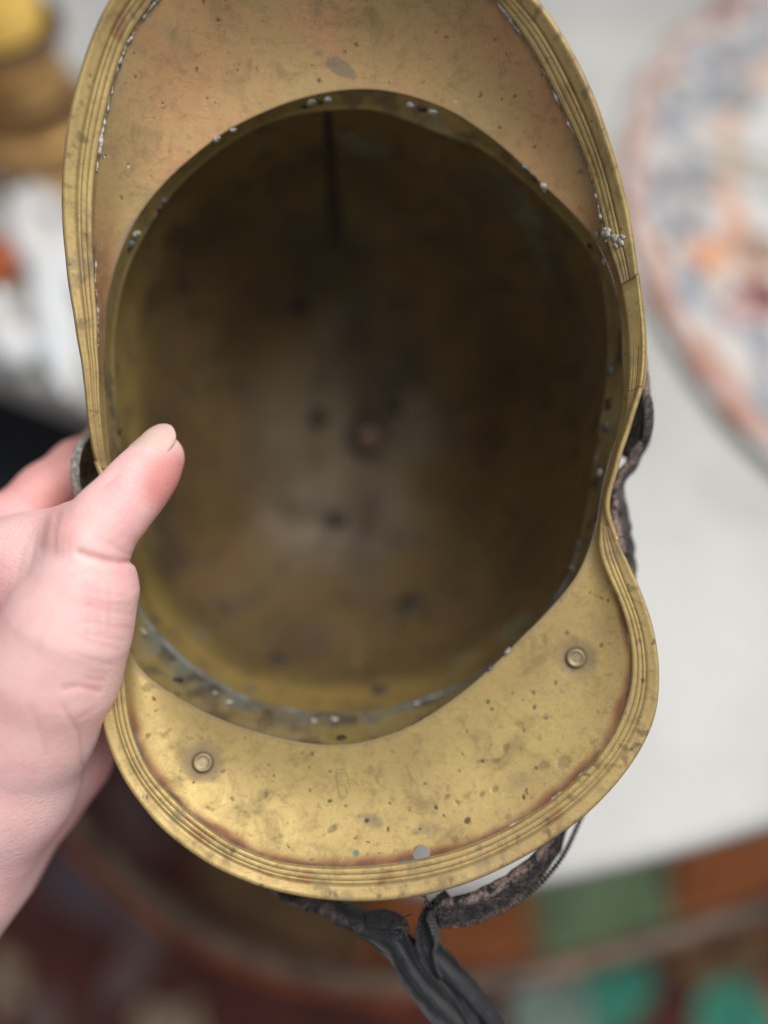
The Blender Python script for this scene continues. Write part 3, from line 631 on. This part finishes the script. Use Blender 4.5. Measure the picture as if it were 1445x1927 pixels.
# ------------------------------------------------------------------ hand (one continuous skin grown from a distance field)
def hp(px, py, z): return lp(px, py, z)*1000
prims = {
 'thumb': [[(305,857,6,7.2),(289,877,9,8.5),(264,908,13,9.6),(236,941,16,9.8),(202,978,19,10.7),(170,1020,21,11.9)]],
 'thenar': [[(165,1035,20,12.0),(160,1105,19,15.8),(130,1180,18,19.2),(95,1260,14,22.0),(50,1350,8,23.5),(-5,1470,0,26.0),(-110,1640,-8,29.0),(-230,1830,-15,33.0)]],
 'back': [[(150,1020,10,14),(60,1065,2,17),(-40,1090,-10,20)],[(-40,1080,-10,20),(-20,1250,-15,24),(-10,1400,-15,26)]],
 'heel': [[(118,1420,-24,17.5),(60,1480,-22,20),(-30,1580,-20,25)],[(60,1300,-25,18),(118,1420,-24,17.5)]],
 'index': [[(-80,1050,-14,14.5),(20,995,-22,12.3),(90,930,-28,11.4),(150,880,-36,10.6)],[(150,880,-36,10.6),(205,840,-56,9.0)],[(205,840,-56,9.0),(262,815,-84,7.6)]],
 'middle': [[(-60,1085,-34,14),(70,1050,-44,11.5),(150,1005,-52,10.6)],[(150,1005,-52,10.6),(222,970,-78,9.3)],[(222,970,-78,9.3),(290,955,-106,7.8)]],
 'ring': [[(-40,1180,-46,13.5),(80,1150,-56,11),(150,1110,-62,10.2)],[(150,1110,-62,10.2),(228,1080,-88,9.0)],[(228,1080,-88,9.0),(300,1060,-112,7.6)]],
 'little': [[(-10,1270,-48,12),(90,1240,-58,9.8),(155,1205,-64,9.0)],[(155,1205,-64,9.0),(225,1170,-86,8.0)],[(225,1170,-86,8.0),(285,1150,-106,6.8)]],
 'palm': [[(20,1120,-22,19),(50,1250,-26,20),(70,1360,-24,20)]],
}
hmm = 0.8
lo = np.array([-205., -205., -125.]); hi = np.array([-56., 60., 46.])
nx_, ny_, nz_ = ((hi-lo)/hmm).astype(int)
gx = (lo[0]+hmm*np.arange(nx_)).astype(np.float32)[:, None, None]; gy = (lo[1]+hmm*np.arange(ny_)).astype(np.float32)[None, :, None]; gz = (lo[2]+hmm*np.arange(nz_)).astype(np.float32)[None, None, :]
def cone_d(a, b, ra, rb):
    ab = b-a; L2 = float(ab@ab); t = np.clip(((gx-a[0])*ab[0]+(gy-a[1])*ab[1]+(gz-a[2])*ab[2])/L2, 0, 1)
    return np.sqrt((gx-a[0]-t*ab[0])**2+(gy-a[1]-t*ab[1])**2+(gz-a[2]-t*ab[2])**2)-(ra+(rb-ra)*t)
def smin(a, b, k):
    h = np.clip(k-np.abs(a-b), 0, None)/k; return np.minimum(a, b)-h*h*k*.25
def chain(chs, k):
    d = None
    for ch in chs:
        for p, q in zip(ch[:-1], ch[1:]):
            c = cone_d(hp(*p[:3]).astype(np.float32), hp(*q[:3]).astype(np.float32), p[3], q[3]); d = c if d is None else smin(d, c, k)
    return d
D = chain(prims['thenar'], 6); 
D = smin(D, chain(prims['thumb'], 5), 4)
body = chain(prims['back'], 8); body = smin(body, chain(prims['palm'], 8), 10); body = smin(body, chain(prims['heel'], 6), 6)
D = smin(D, body, 7)
for fn in ('index', 'middle', 'ring', 'little'): D = smin(D, chain(prims[fn], 4), 5 if fn == 'index' else 4)
# creases pressed into the side that faces the camera
zc = DIST*1000-gz; PX = W/2+gx/zc*FPX; PY = H/2-gy/zc*FPX
CRE = [([(262,1056),(225,1058),(195,1054),(150,1040)],1.3,1.7),([(250,1045),(235,1040),(205,1022)],.35,1.2),([(225,895),(212,905),(200,915)],.35,1.5),([(112,970),(105,1000),(108,1040)],.35,2.5),([(88,985),(80,1030)],.25,2.5),([(188,1300),(150,1290),(120,1295)],.5,1.6),([(195,1280),(160,1275)],.35,1.3),
       ([(238,1120),(205,1118),(170,1112)],.26,.8),([(246,1138),(200,1136),(172,1130)],.26,.7),([(248,1155),(210,1150),(160,1140)],.28,.8),([(243,1182),(200,1176),(150,1168)],.26,.8),([(232,1205),(190,1196),(160,1190)],.26,.7),([(225,1222),(180,1210),(150,1198)],.26,.8),
       ([(212,1250),(170,1240),(140,1228)],.28,.8),([(205,1268),(165,1262)],.26,.7),([(165,1100),(168,1150),(163,1210)],.28,.8),([(185,1090),(189,1140),(186,1200)],.24,.7),([(205,1095),(208,1140),(204,1195)],.24,.7),([(120,1330),(150,1380),(155,1440)],.4,1.6),([(120,1005),(118,1050)],.22,.8),([(132,1000),(132,1055)],.2,.8),([(70,1010),(60,1060)],.22,1.0),([(45,1030),(35,1075)],.2,1.0),
       ([(200,1080),(160,1078),(130,1084)],.25,.8),([(225,1075),(190,1090)],.2,.8),([(100,1150),(70,1230)],.2,2.5),([(215,912),(230,925)],.2,.8),([(206,922),(222,938)],.2,.8),([(60,1330),(90,1420)],.2,2.0),([(178,1335),(150,1350)],.3,.9)]
front = (gz > -18)
for pl, dep, wmm in CRE:
    xs = [p[0] for p in pl]; ys = [p[1] for p in pl]
    ix = np.where((gx[:, 0, 0] > hp(min(xs)-25, 0, -20)[0]) & (gx[:, 0, 0] < hp(max(xs)+25, 0, -20)[0]+15))[0]
    if len(ix) == 0: continue
    sl = slice(max(ix[0]-10, 0), ix[-1]+1)
    dd = seg_d(np.broadcast_to(PX[sl], (PX[sl].shape[0], ny_, nz_)), np.broadcast_to(PY, (PY.shape[0], ny_, nz_)) if PY.shape[0] > 1 else np.broadcast_to(PY, (PX[sl].shape[0], ny_, nz_)), pl)/5.6
    D[sl] += (dep*np.exp(-(dd/wmm*1.6)**2)*front).astype(np.float32)
def surface_nets(f, lo, h):
    s = f < 0
    nx, ny, nz = f.shape
    cnt = np.zeros((nx-1, ny-1, nz-1), np.int8)
    corners = [(i, j, k) for i in (0, 1) for j in (0, 1) for k in (0, 1)]
    for i, j, k in corners: cnt += s[i:nx-1+i, j:ny-1+j, k:nz-1+k]
    act = np.argwhere((cnt > 0) & (cnt < 8)); idx = -np.ones(cnt.shape, np.int32); idx[tuple(act.T)] = np.arange(len(act))
    acc = np.zeros((len(act), 3)); n = np.zeros(len(act))
    for a in corners:
        for ax in range(3):
            if a[ax]: continue
            b = list(a); b[ax] = 1
            fa = f[act[:, 0]+a[0], act[:, 1]+a[1], act[:, 2]+a[2]]; fb = f[act[:, 0]+b[0], act[:, 1]+b[1], act[:, 2]+b[2]]
            m = (fa < 0) != (fb < 0); t = np.where(m, fa/(fa-fb+1e-20), 0)
            p = np.tile(np.array(a, float), (len(act), 1)); p[:, ax] = t; acc[m] += p[m]; n[m] += 1
    V = lo+h*(act+acc/n[:, None]); F = []
    for ax in range(3):
        u, v = (ax+1) % 3, (ax+2) % 3
        sl0 = [slice(None)]*3; sl1 = [slice(None)]*3; sl0[ax] = slice(0, f.shape[ax]-1); sl1[ax] = slice(1, None)
        e = np.argwhere(s[tuple(sl0)] != s[tuple(sl1)]); ok = (e[:, u] > 0) & (e[:, v] > 0) & (e[:, u] < f.shape[u]-1) & (e[:, v] < f.shape[v]-1); e = e[ok]
        q = []
        for du, dv in ((-1, -1), (0, -1), (0, 0), (-1, 0)):
            c = e.copy(); c[:, u] += du; c[:, v] += dv; q.append(idx[tuple(c.T)])
        q = np.stack(q, 1); flip = ~s[tuple(e.T)]; q[flip] = q[flip][:, ::-1]; F.append(q)
    F = np.concatenate(F); return V, F[(F >= 0).all(1)]
V, F = surface_nets(D, lo, hmm); Vm = V/1000
px, py = to_px(Vm); f = fbm(Vm, 70, 1)
flush_shade = np.clip(.75*(1-sstep(30, 75, np.hypot(px-320, py-905)))+.25*sstep(.1, .8, f)+.6*sstep(-8, -22, V[:, 2])*1.0+.35*(1-sstep(20, 60, np.hypot(px-110, py-1000))), 0, .8)  # skin flush; the depth term paints shade on the hand's far parts
cre = np.zeros(len(V), np.float32)
for pl, dep, wmm in CRE: cre = np.maximum(cre, (V[:, 2] > -15)*min(dep*.9, .6)*np.exp(-(seg_d(px, py, pl)/5.6/.55)**2))
hand = fast_mesh('hand', Vm, F, M['skin'], None, {'flush_shade': flush_shade, 'crease': cre}); hand.matrix_world = HM
sm = hand.modifiers.new('smooth', 'SMOOTH'); sm.factor = .4; sm.iterations = 1
tag(hand, 'bare left hand with pale pink skin gripping the helmet rim, thumb inside', 'hand')
# thumb nail
a = hp(304, 856, 6)-hp(262, 906, 13); a /= np.linalg.norm(a); n = np.array([-.30, .28, .91]); n -= a*(a@n); n /= np.linalg.norm(n); sd = np.cross(a, n)
tip = hp(304, 856, 6); rows = []
NU, NV = 25, 25
V = []
for iv in range(NV):
    v = iv/(NV-1)
    for iu in range(NU):
        u = iu/(NU-1)*2-1
        wv = 1.02*(1-.10*(1-v)**2)*(1-.5*v**5); L = -9.0+17.0*v-1.8*u*u*(1 if v > .5 else -1)*abs(2*v-1)
        r = 8.1+max(-L, 0)*.14; ang = u*wv*.85
        p = tip+a*(L)+n*(r*math.cos(ang)*1.0+.72-.9*max(0, 1-v*6)-.5*max(0, abs(u)-.8)*5-1.9*(max(L, 0)/8)**2)+sd*((r+.9)*math.sin(ang)); V.append(p/1000)
nail = mesh_obj('thumb_nail', V, [tuple(q) for q in grid_faces(NV, NU)], M['nail'], hand)
so = nail.modifiers.new('nail', 'SOLIDIFY'); so.thickness = .0006; so.offset = 0

# ------------------------------------------------------------------ setting: table, floor and things on them (far out of focus)
TZ = .75
def poly_slab(name, pts, z0, z1, mat, bev=.006, parent=None):
    bm = bmesh.new(); vs = [bm.verts.new((p[0], p[1], z1)) for p in pts]; f = bm.faces.new(vs)
    if f.normal.z < 0: f.normal_flip()
    r = bmesh.ops.extrude_face_region(bm, geom=[f]); 
    for g in r['geom']:
        if isinstance(g, bmesh.types.BMVert): g.co.z = z0
    bmesh.ops.recalc_face_normals(bm, faces=bm.faces)
    if bev: bmesh.ops.bevel(bm, geom=[e for e in bm.edges if abs(e.verts[0].co.z-e.verts[1].co.z) < 1e-6], offset=bev, segments=3, affect='EDGES', profile=.5)
    me = bpy.data.meshes.new(name); bm.to_mesh(me); bm.free(); me.materials.append(mat)
    o = bpy.data.objects.new(name, me); COL.objects.link(o)
    if parent: o.parent = parent
    return o
def wpaint(name, col, rough=.5, var=.06): return simple(name, col, rough, 0, var, 9, .1, 120)
M['white'] = wpaint('worn_white_paint', (.47, .47, .45), .45, .13)
M['floor'] = simple('dark_red_floor', (.075, .022, .014), .5, 0, .5, 14, .2, 60)
# table outline: front edge at the lower right, a rounded corner behind the helmet, then the left edge
e1, e2 = on_level(1445, 1560, TZ), on_level(820, 1690, TZ); e3 = on_level(-40, 690, TZ); e4 = on_level(260, 800, TZ)
front_far = e1+(e1-e2)*1.5; left_far = e3+(e3-e4)*1.6
cor = on_level(420, 1640, TZ)
def bez(p0, p1, p2, n=14): return [p0*(1-t)**2+p1*2*t*(1-t)+p2*t*t for t in np.linspace(0, 1, n)]
outl = [front_far]+bez(e1, on_level(1090, 1672, TZ), e2)[:-1]+bez(e2, cor, e4)+[e3, Vector((-1.4, e3.y+.05, 0)), Vector((-1.4, 2.6, 0)), Vector((front_far.x+.4, 2.6, 0)), ]
table = empty('white_table', Matrix.Translation((.1, .6, 0)))
tag(table, 'white painted table under the flowered platter', 'table')
ttop = poly_slab('table_top', outl, TZ-.035, TZ, M['white'], .008)
ttop.parent = table; ttop.matrix_parent_inverse = Matrix.Translation((-.1, -.6, 0))
for (x, y) in ((.62, .35), (.62, 1.25), (-.3, 1.25), (-.05, .42)):
    l = lathe('leg', [(.02, 0), (.028, .1), (.022, .3), (.03, .5), (.026, .62), (.034, TZ-.036)], M['white'], table, Matrix.Translation((x-.1, y-.6, 0)))
fl = poly_slab('floor', [Vector((-4, -3, 0)), Vector((4, -3, 0)), Vector((4, 5, 0)), Vector((-4, 5, 0))], -.05, 0, M['floor'], 0); tag(fl, kind='structure')

# platter: an oval dish with a painted rim
def platter_mat():
    n = NT('painted_china')
    c = n.node('ShaderNodeTexCoord'); sep = n.node('ShaderNodeSeparateXYZ'); n.link(c.outputs['Object'], sep.inputs[0])
    rad = n.attr('radius')
    f = n.noise(26, 3, .5); g = n.noise(19, 3, .5, vec=n.coord(rot=(.4, .2, 1.1))); k = n.noise(33, 2, .5, vec=n.coord(rot=(1.2, .5, .3)))
    base = (.60, .60, .59)
    at2 = n.node('ShaderNodeMath', operation='ARCTAN2'); n.link(sep.outputs[1], at2.inputs[0]); n.link(sep.outputs[0], at2.inputs[1]); an = at2.outputs[0]
    wob = n.math('MULTIPLY', n.math('SUBTRACT', f, .5), .12)
    def wave(mid, amp, k, ph, w):
        sn = n.math('SINE', n.math('ADD', n.math('MULTIPLY', an, k), ph)); rr = n.math('ADD', n.math('ADD', n.math('MULTIPLY', sn, amp), mid), wob)
        return n.ramp(n.math('ABSOLUTE', n.math('SUBTRACT', rad, rr)), w, w*.4)
    band = n.math('MULTIPLY', n.ramp(rad, .70, .72), n.ramp(rad, 1.0, .97))
    col = n.mix(n.math('MULTIPLY', band, n.ramp(k, .35, .6, .1, .45)), base, (.66, .50, .42))
    col = n.mix(n.math('MULTIPLY', wave(.85, .055, 17, 0, .055), n.ramp(g, .3, .5, .4, 1)), col, (.27, .30, .35))
    col = n.mix(n.math('MULTIPLY', wave(.85, .055, 17, 2.9, .035), n.ramp(f, .42, .6, 0, .9)), col, (.09, .07, .08))
    col = n.mix(wave(.72, .02, 22, 0, .04), col, (.62, .36, .25))
    col = n.mix(wave(.965, .008, 22, 1, .032), col, (.46, .24, .18))
    inn = n.ramp(rad, .66, .58)
    col = n.mix(n.math('MULTIPLY', inn, n.ramp(k, .60, .68, 0, .7)), col, (.38, .37, .38))
    return n.set(Base_Color=col, Roughness=.2, Coat_Weight=.3)
M['china'] = platter_mat()
pc = on_level(1585, 440, TZ); pl_ = on_level(1185, 450, TZ); pb = on_level(1480, 880, TZ); pt = on_level(1420, -130, TZ)
rx = (pc-pl_).length*1.0; ry = (pc-Vector((pc.x, pb.y, 0))).y
ry = abs(pc.y-on_level(1585, 985, TZ).y)
pc = Vector((.492, .515, TZ)); rx, ry = .305, .37
prof = [(0, .004), (.3, .004), (.55, .004), (.64, .0045), (.70, .006), (.80, .007), (.92, .008), (.98, .009), (1.0, .0085), (.99, .006), (.85, .004), (.72, .003), (.6, .0015), (.0, .0015)]
seg = 96; V = []; rr = []
for (r, z) in prof:
    for a in np.linspace(0, 2*np.pi, seg, endpoint=False):
        sc = 1+(.004*math.cos(a*12) if r > .9 else 0); V.append((rx*r*sc*math.cos(a), ry*r*sc*math.sin(a), z)); rr.append(r)
pla = mesh_obj('platter', V, [tuple(f) for f in grid_faces(len(prof), seg, False, True)], M['china'], None, attrs={'radius': rr})
pla.location = (pc.x, pc.y, TZ+.0005); tag(pla, 'oval white china platter with pink, blue and orange painted flowers', 'platter')
def paint_dot(name, px, py, w, h, col, parent, zz=.0012, rot=0):
    p = on_level(px, py, TZ+.006); q = p-pla.location
    rr_ = math.hypot(q.x/rx, q.y/ry); z = np.interp(rr_, [.55, .64, .70, .80, .92, .98], [.004, .0045, .006, .007, .008, .009])
    k = 14; Vv = [(q.x, q.y, z+zz)]; 
    for i in range(k):
        a = i*2*math.pi/k; r_ = 1+.25*math.sin(a*5+px)
        x, y = w*r_*math.cos(a), h*r_*math.sin(a); xx = x*math.cos(rot)-y*math.sin(rot); yy = x*math.sin(rot)+y*math.cos(rot)
        rq = math.hypot((q.x+xx)/rx, (q.y+yy)/ry); Vv.append((q.x+xx, q.y+yy, float(np.interp(rq, [.55, .64, .70, .80, .92, .98], [.004, .0045, .006, .007, .008, .009]))+zz))
    o = mesh_obj(name, Vv, [(0, i+1, (i+1) % k+1) for i in range(k)], col, parent); return o
cm = {k: wpaint('glaze_'+k, c, .25, .15) for k, c in dict(orange=(.66, .33, .2), maroon=(.20, .09, .09), grey=(.28, .28, .29), blue=(.44, .49, .60), pink=(.58, .40, .38), yellow=(.72, .52, .3), brown=(.36, .25, .2), olive=(.36, .35, .29)).items()}
for (x, y, w, h, c, rot) in [(1330,482,.016,.018,'orange',0),(1425,560,.022,.018,'maroon',.4),(1395,590,.016,.014,'pink',0),(1375,105,.022,.026,'grey',0),(1380,185,.028,.024,'grey',.5),(1365,20,.020,.02,'maroon',0),(1310,345,.014,.02,'grey',.5),(1430,470,.02,.02,'brown',0),
        (1345,520,.006,.006,'yellow',0),
        (1430,300,.05,.008,'olive',-.5),(1420,340,.05,.008,'olive',-.5)]:
    paint_dot('painted_flower', x, y, w, h, cm[c], pla, .0012, rot)

# left of the helmet: a candlestick with a yellow candle and loose crystal drops
M['yellow'] = simple('yellow_wax', (.95, .60, .14), .45, 0, .08, 30, .1); M['wood2'] = simple('dark_stool_leg', (.10, .055, .035), .55, 0, .3, 25)
M['tan'] = simple('tan_cane', (.36, .20, .08), .55, 0, .3, 25)
M['oldbrass'] = simple('candlestick_brass', (.46, .27, .10), .4, .6, .4, 30)
def box(name, cx, cy, z0, sx, sy, sz, mat, rot=0, bev=.002, parent=None):
    bm = bmesh.new(); bmesh.ops.create_cube(bm, size=1)
    for v in bm.verts: v.co = Vector((v.co.x*sx, v.co.y*sy, (v.co.z+.5)*sz))
    bmesh.ops.bevel(bm, geom=bm.edges[:], offset=min(bev, sz*.2), segments=2, affect='EDGES', profile=.5)
    me = bpy.data.meshes.new(name); bm.to_mesh(me); bm.free(); me.materials.append(mat); me.polygons.foreach_set('use_smooth', [False]*len(me.polygons))
    o = bpy.data.objects.new(name, me); COL.objects.link(o)
    if parent: o.parent = parent; o.location = (cx, cy, z0)
    else: o.location = (cx, cy, z0); o.rotation_euler = (0, 0, rot)
    return o
ZT = .118
cp = on_level(-12, 48, TZ+ZT)
cst = empty('candlestick', Matrix.Translation((cp.x, cp.y, TZ+.0005))); tag(cst, 'turned old brass candlestick at the upper left holding a yellow candle', 'candlestick')
I4 = Matrix.Identity(4)
lathe('foot', [(.052, 0), (.054, .004), (.050, .008), (.046, .010)], M['oldbrass'], cst, I4, 40)
lathe('stem', [(.044, .0102), (.047, .016), (.044, .024), (.047, .034), (.042, .040)], M['oldbrass'], cst, I4, 40)
lathe('drip_pan', [(.044, .0402), (.054, .043), (.056, .047), (.054, .052), (.040, .055)], M['oldbrass'], cst, I4, 40)
lathe('cup', [(.037, .0552), (.040, .062), (.038, .072), (.041, .082), (.037, .092), (.041, .106), (.045, .112), (.045, .117), (.034, .118)], M['oldbrass'], cst, I4, 40)
lathe('ring', [(.0455, .111), (.0485, .1125), (.0485, .1165), (.0455, .118)], M['wood2'], cst, I4, 40)
lathe('ring', [(.046, .036), (.05, .037), (.05, .0395), (.046, .0405)], M['wood2'], cst, I4, 40)
lathe('ring', [(.039, .066), (.0425, .067), (.0425, .069), (.039, .07)], M['wood2'], cst, I4, 40)
cnd = lathe('candle', [(.036, 0), (.0365, .003), (.036, .08), (.033, .086), (.004, .084)], M['yellow'], None, Matrix.Translation((cp.x, cp.y, TZ+ZT+.001)), 40); tag(cnd, 'thick yellow wax candle standing in the candlestick', 'candle')
wk = lathe('wick', [(.001, .083), (.001, .092), (.0008, .094)], M['dark'], cnd, I4, 8)
def crystal_mat():
    n = NT('crystal'); f = n.noise(120, 3)
    return n.set(Base_Color=(.93, .95, .97), Roughness=.12, Transmission_Weight=.3, IOR=1.5, Normal=n.bump(f, .1, .001))
M['crystal'] = crystal_mat()
def drop(px0, py0, px1, py1, w, label):
    p, q = on_level(px0, py0, TZ+w*.5), on_level(px1, py1, TZ+w*.5); L = (q-p).length; d = (q-p).normalized()
    sdv = Vector((-d.y, d.x, 0)); m = Matrix((sdv, Vector((0, 0, 1)), d)).transposed().to_4x4(); m.translation = p
    e = empty('crystal_drop', m); tag(e, label, 'crystal', 'loose crystal drops left of the helmet')
    for nm, prof in (('bead', [(w*.05, 0), (w*.36, L*.05), (w*.40, L*.09), (w*.3, L*.15), (w*.05, L*.17)]), ('prism', [(w*.06, L*.19), (w*.30, L*.24), (w*.5, L*.6), (w*.5, L*.82), (w*.1, L)])):
        o = lathe(nm, prof, M['crystal'], e, I4, 8); o.data.polygons.foreach_set('use_smooth', [False]*len(o.data.polygons))
    tube([(0, 0, L*.15), (0, 0, L*.21)], .0012, 'wire', M['oldbrass'], e, 6)
drop(62, 345, 128, 745, .030, 'longest clear crystal drop lying between candlestick and helmet rim')
drop(18, 330, 78, 520, .026, 'shorter crystal drop below the candlestick foot')
drop(-15, 560, 45, 690, .030, 'clear crystal drop at the left edge nearest the dark stool')
drop(95, 330, 165, 560, .022, 'slim crystal drop half hidden behind the helmet border')
M['redbook'] = simple('rust_card', (.40, .10, .035), .6, 0, .2, 30); M['navy'] = simple('navy_felt', (.06, .066, .08), .9, 0, .3, 40)
rb = on_level(0, 510, TZ); b_ = box('card_box', rb.x-.02, rb.y, TZ+.0005, .075, .04, .016, M['redbook'], .05); tag(b_, 'small rust red card box lying on the table at the left edge', 'box')
# below the table's left edge: a stool with dark seat
sp = on_level(40, 905, .50)
st = empty('stool', Matrix.Translation((sp.x-.05, sp.y, 0))); tag(st, 'dark padded stool seat below the left edge of the table', 'stool')
lathe('seat', [(.10, .455), (.135, .46), (.145, .475), (.14, .495), (.11, .505), (.001, .507)], M['navy'], st, Matrix.Identity(4), 40)
lathe('seat_ring', [(.12, .43), (.25, .432), (.255, .445), (.25, .458), (.12, .458)], M['tan'], st, Matrix.Identity(4), 40)
for k in range(4):
    a = k*math.pi/2+.6; tube([(.10*math.cos(a), .10*math.sin(a), .44), (.14*math.cos(a), .14*math.sin(a), 0.0)], .013, 'leg', M['wood2'], st, 10)
# patchwork rug on the floor
M['rug'] = simple('rug_wine', (.10, .028, .022), .95, 0, .4, 18, .6, 300)
cols = dict(terra=(.42, .135, .045), sage=(.22, .31, .17), teal=(.06, .30, .21), pale=(.26, .34, .30), taupe=(.17, .115, .10), sand=(.34, .25, .17), mauve=(.12, .085, .10), brown=(.17, .10, .045), wine=(.13, .03, .022), rust=(.30, .075, .025))
for k, v in cols.items(): M['rug_'+k] = simple('rug_'+k, v, .95, 0, .3, 22, .6, 300)
RZ = .006
rug = poly_slab('rug', [Vector((-1.1, -.75, 0)), Vector((1.3, -.75, 0)), Vector((1.3, .65, 0)), Vector((-1.1, .65, 0))], .0005, RZ, M['rug'], .002)
tag(rug, 'dark wine red patchwork rug on the floor under the helmet', 'rug')
def patch(pts, col):
    q = []
    for i in range(len(pts)):
        (x0, y0), (x1, y1) = pts[i], pts[(i+1) % len(pts)]
        for t in (0, .25, .5, .75): q.append(on_level(x0+(x1-x0)*t+random.gauss(0, 9), y0+(y1-y0)*t+random.gauss(0, 9), RZ))
    o = poly_slab('rug_patch', q, RZ+.0005, RZ+.004, M['rug_'+col], 0, rug); return o
for pts, col in [([(960,1500),(1000,1690),(1000,1820),(700,1830),(680,1600)],'terra'),([(1005,1560),(1245,1540),(1255,1775),(1010,1815)],'sage'),([(1262,1400),(1700,1350),(1700,1700),(1265,1772)],'terra'),
        ([(1100,1835),(1215,1810),(1235,1890),(1120,1990)],'teal'),([(950,1850),(1090,1838),(1110,1990),(960,2010)],'pale'),([(1310,1860),(1410,1830),(1480,1960),(1300,2000)],'teal'),([(1240,1800),(1445,1760),(1445,1825),(1300,1850)],'brown'),
        ([(330,1560),(700,1640),(700,1800),(560,1790),(400,1700)],'brown'),([(60,1640),(130,1560),(300,1690),(240,1760),(120,1720)],'mauve'),([(180,1460),(260,1480),(330,1600),(250,1600)],'taupe'),([(200,1820),(330,1690),(370,1740),(250,1860),(150,1960)],'taupe'),
        ([(-20,1790),(50,1800),(50,1880),(-20,1930)],'sand'),([(260,1890),(380,1880),(380,1990),(250,1990)],'sand'),([(60,1870),(115,1860),(120,1960),(60,1980)],'taupe'),([(720,1780),(800,1775),(810,1960),(700,1960)],'wine'),([(1420,1860),(1600,1800),(1600,1990),(1500,1990)],'terra')]:
    patch(pts, col)
# bent wooden hoop of a low basket stand, between rug and table
def rail(pts, z, r, name, mat, parent=None):
    q = np.array([tuple(on_level(x, y, z)) for x, y in pts]); u = np.linspace(0, 1, 120); t = np.linspace(0, 1, len(q))
    from_ = []
    for i, x in enumerate(u*(len(q)-1)):
        k = min(int(x), len(q)-2); tt = x-k; p0, p1, p2, p3 = q[max(k-1, 0)], q[k], q[k+1], q[min(k+2, len(q)-1)]
        from_.append(.5*((2*p1)+(-p0+p2)*tt+(2*p0-5*p1+4*p2-p3)*tt*tt+(-p0+3*p1-3*p2+p3)*tt**3))
    return tube(np.array(from_), r, name, mat, parent, 12)
M['bent'] = simple('bent_wood', (.14, .09, .06), .5, 0, .6, 30)
hoop = rail([(60,1440),(140,1540),(280,1680),(450,1785),(640,1842),(850,1850),(1050,1822),(1240,1768),(1445,1705),(1650,1640)], .56, .0085, 'wooden_hoop', M['bent'])
tag(hoop, 'bent brown wooden hoop curving across below the helmet', 'hoop')
hoop2 = rail([(40,1470),(120,1570),(260,1706),(440,1812),(600,1862),(760,1880)], .55, .0045, 'red_cord', M['rug_rust'], hoop)
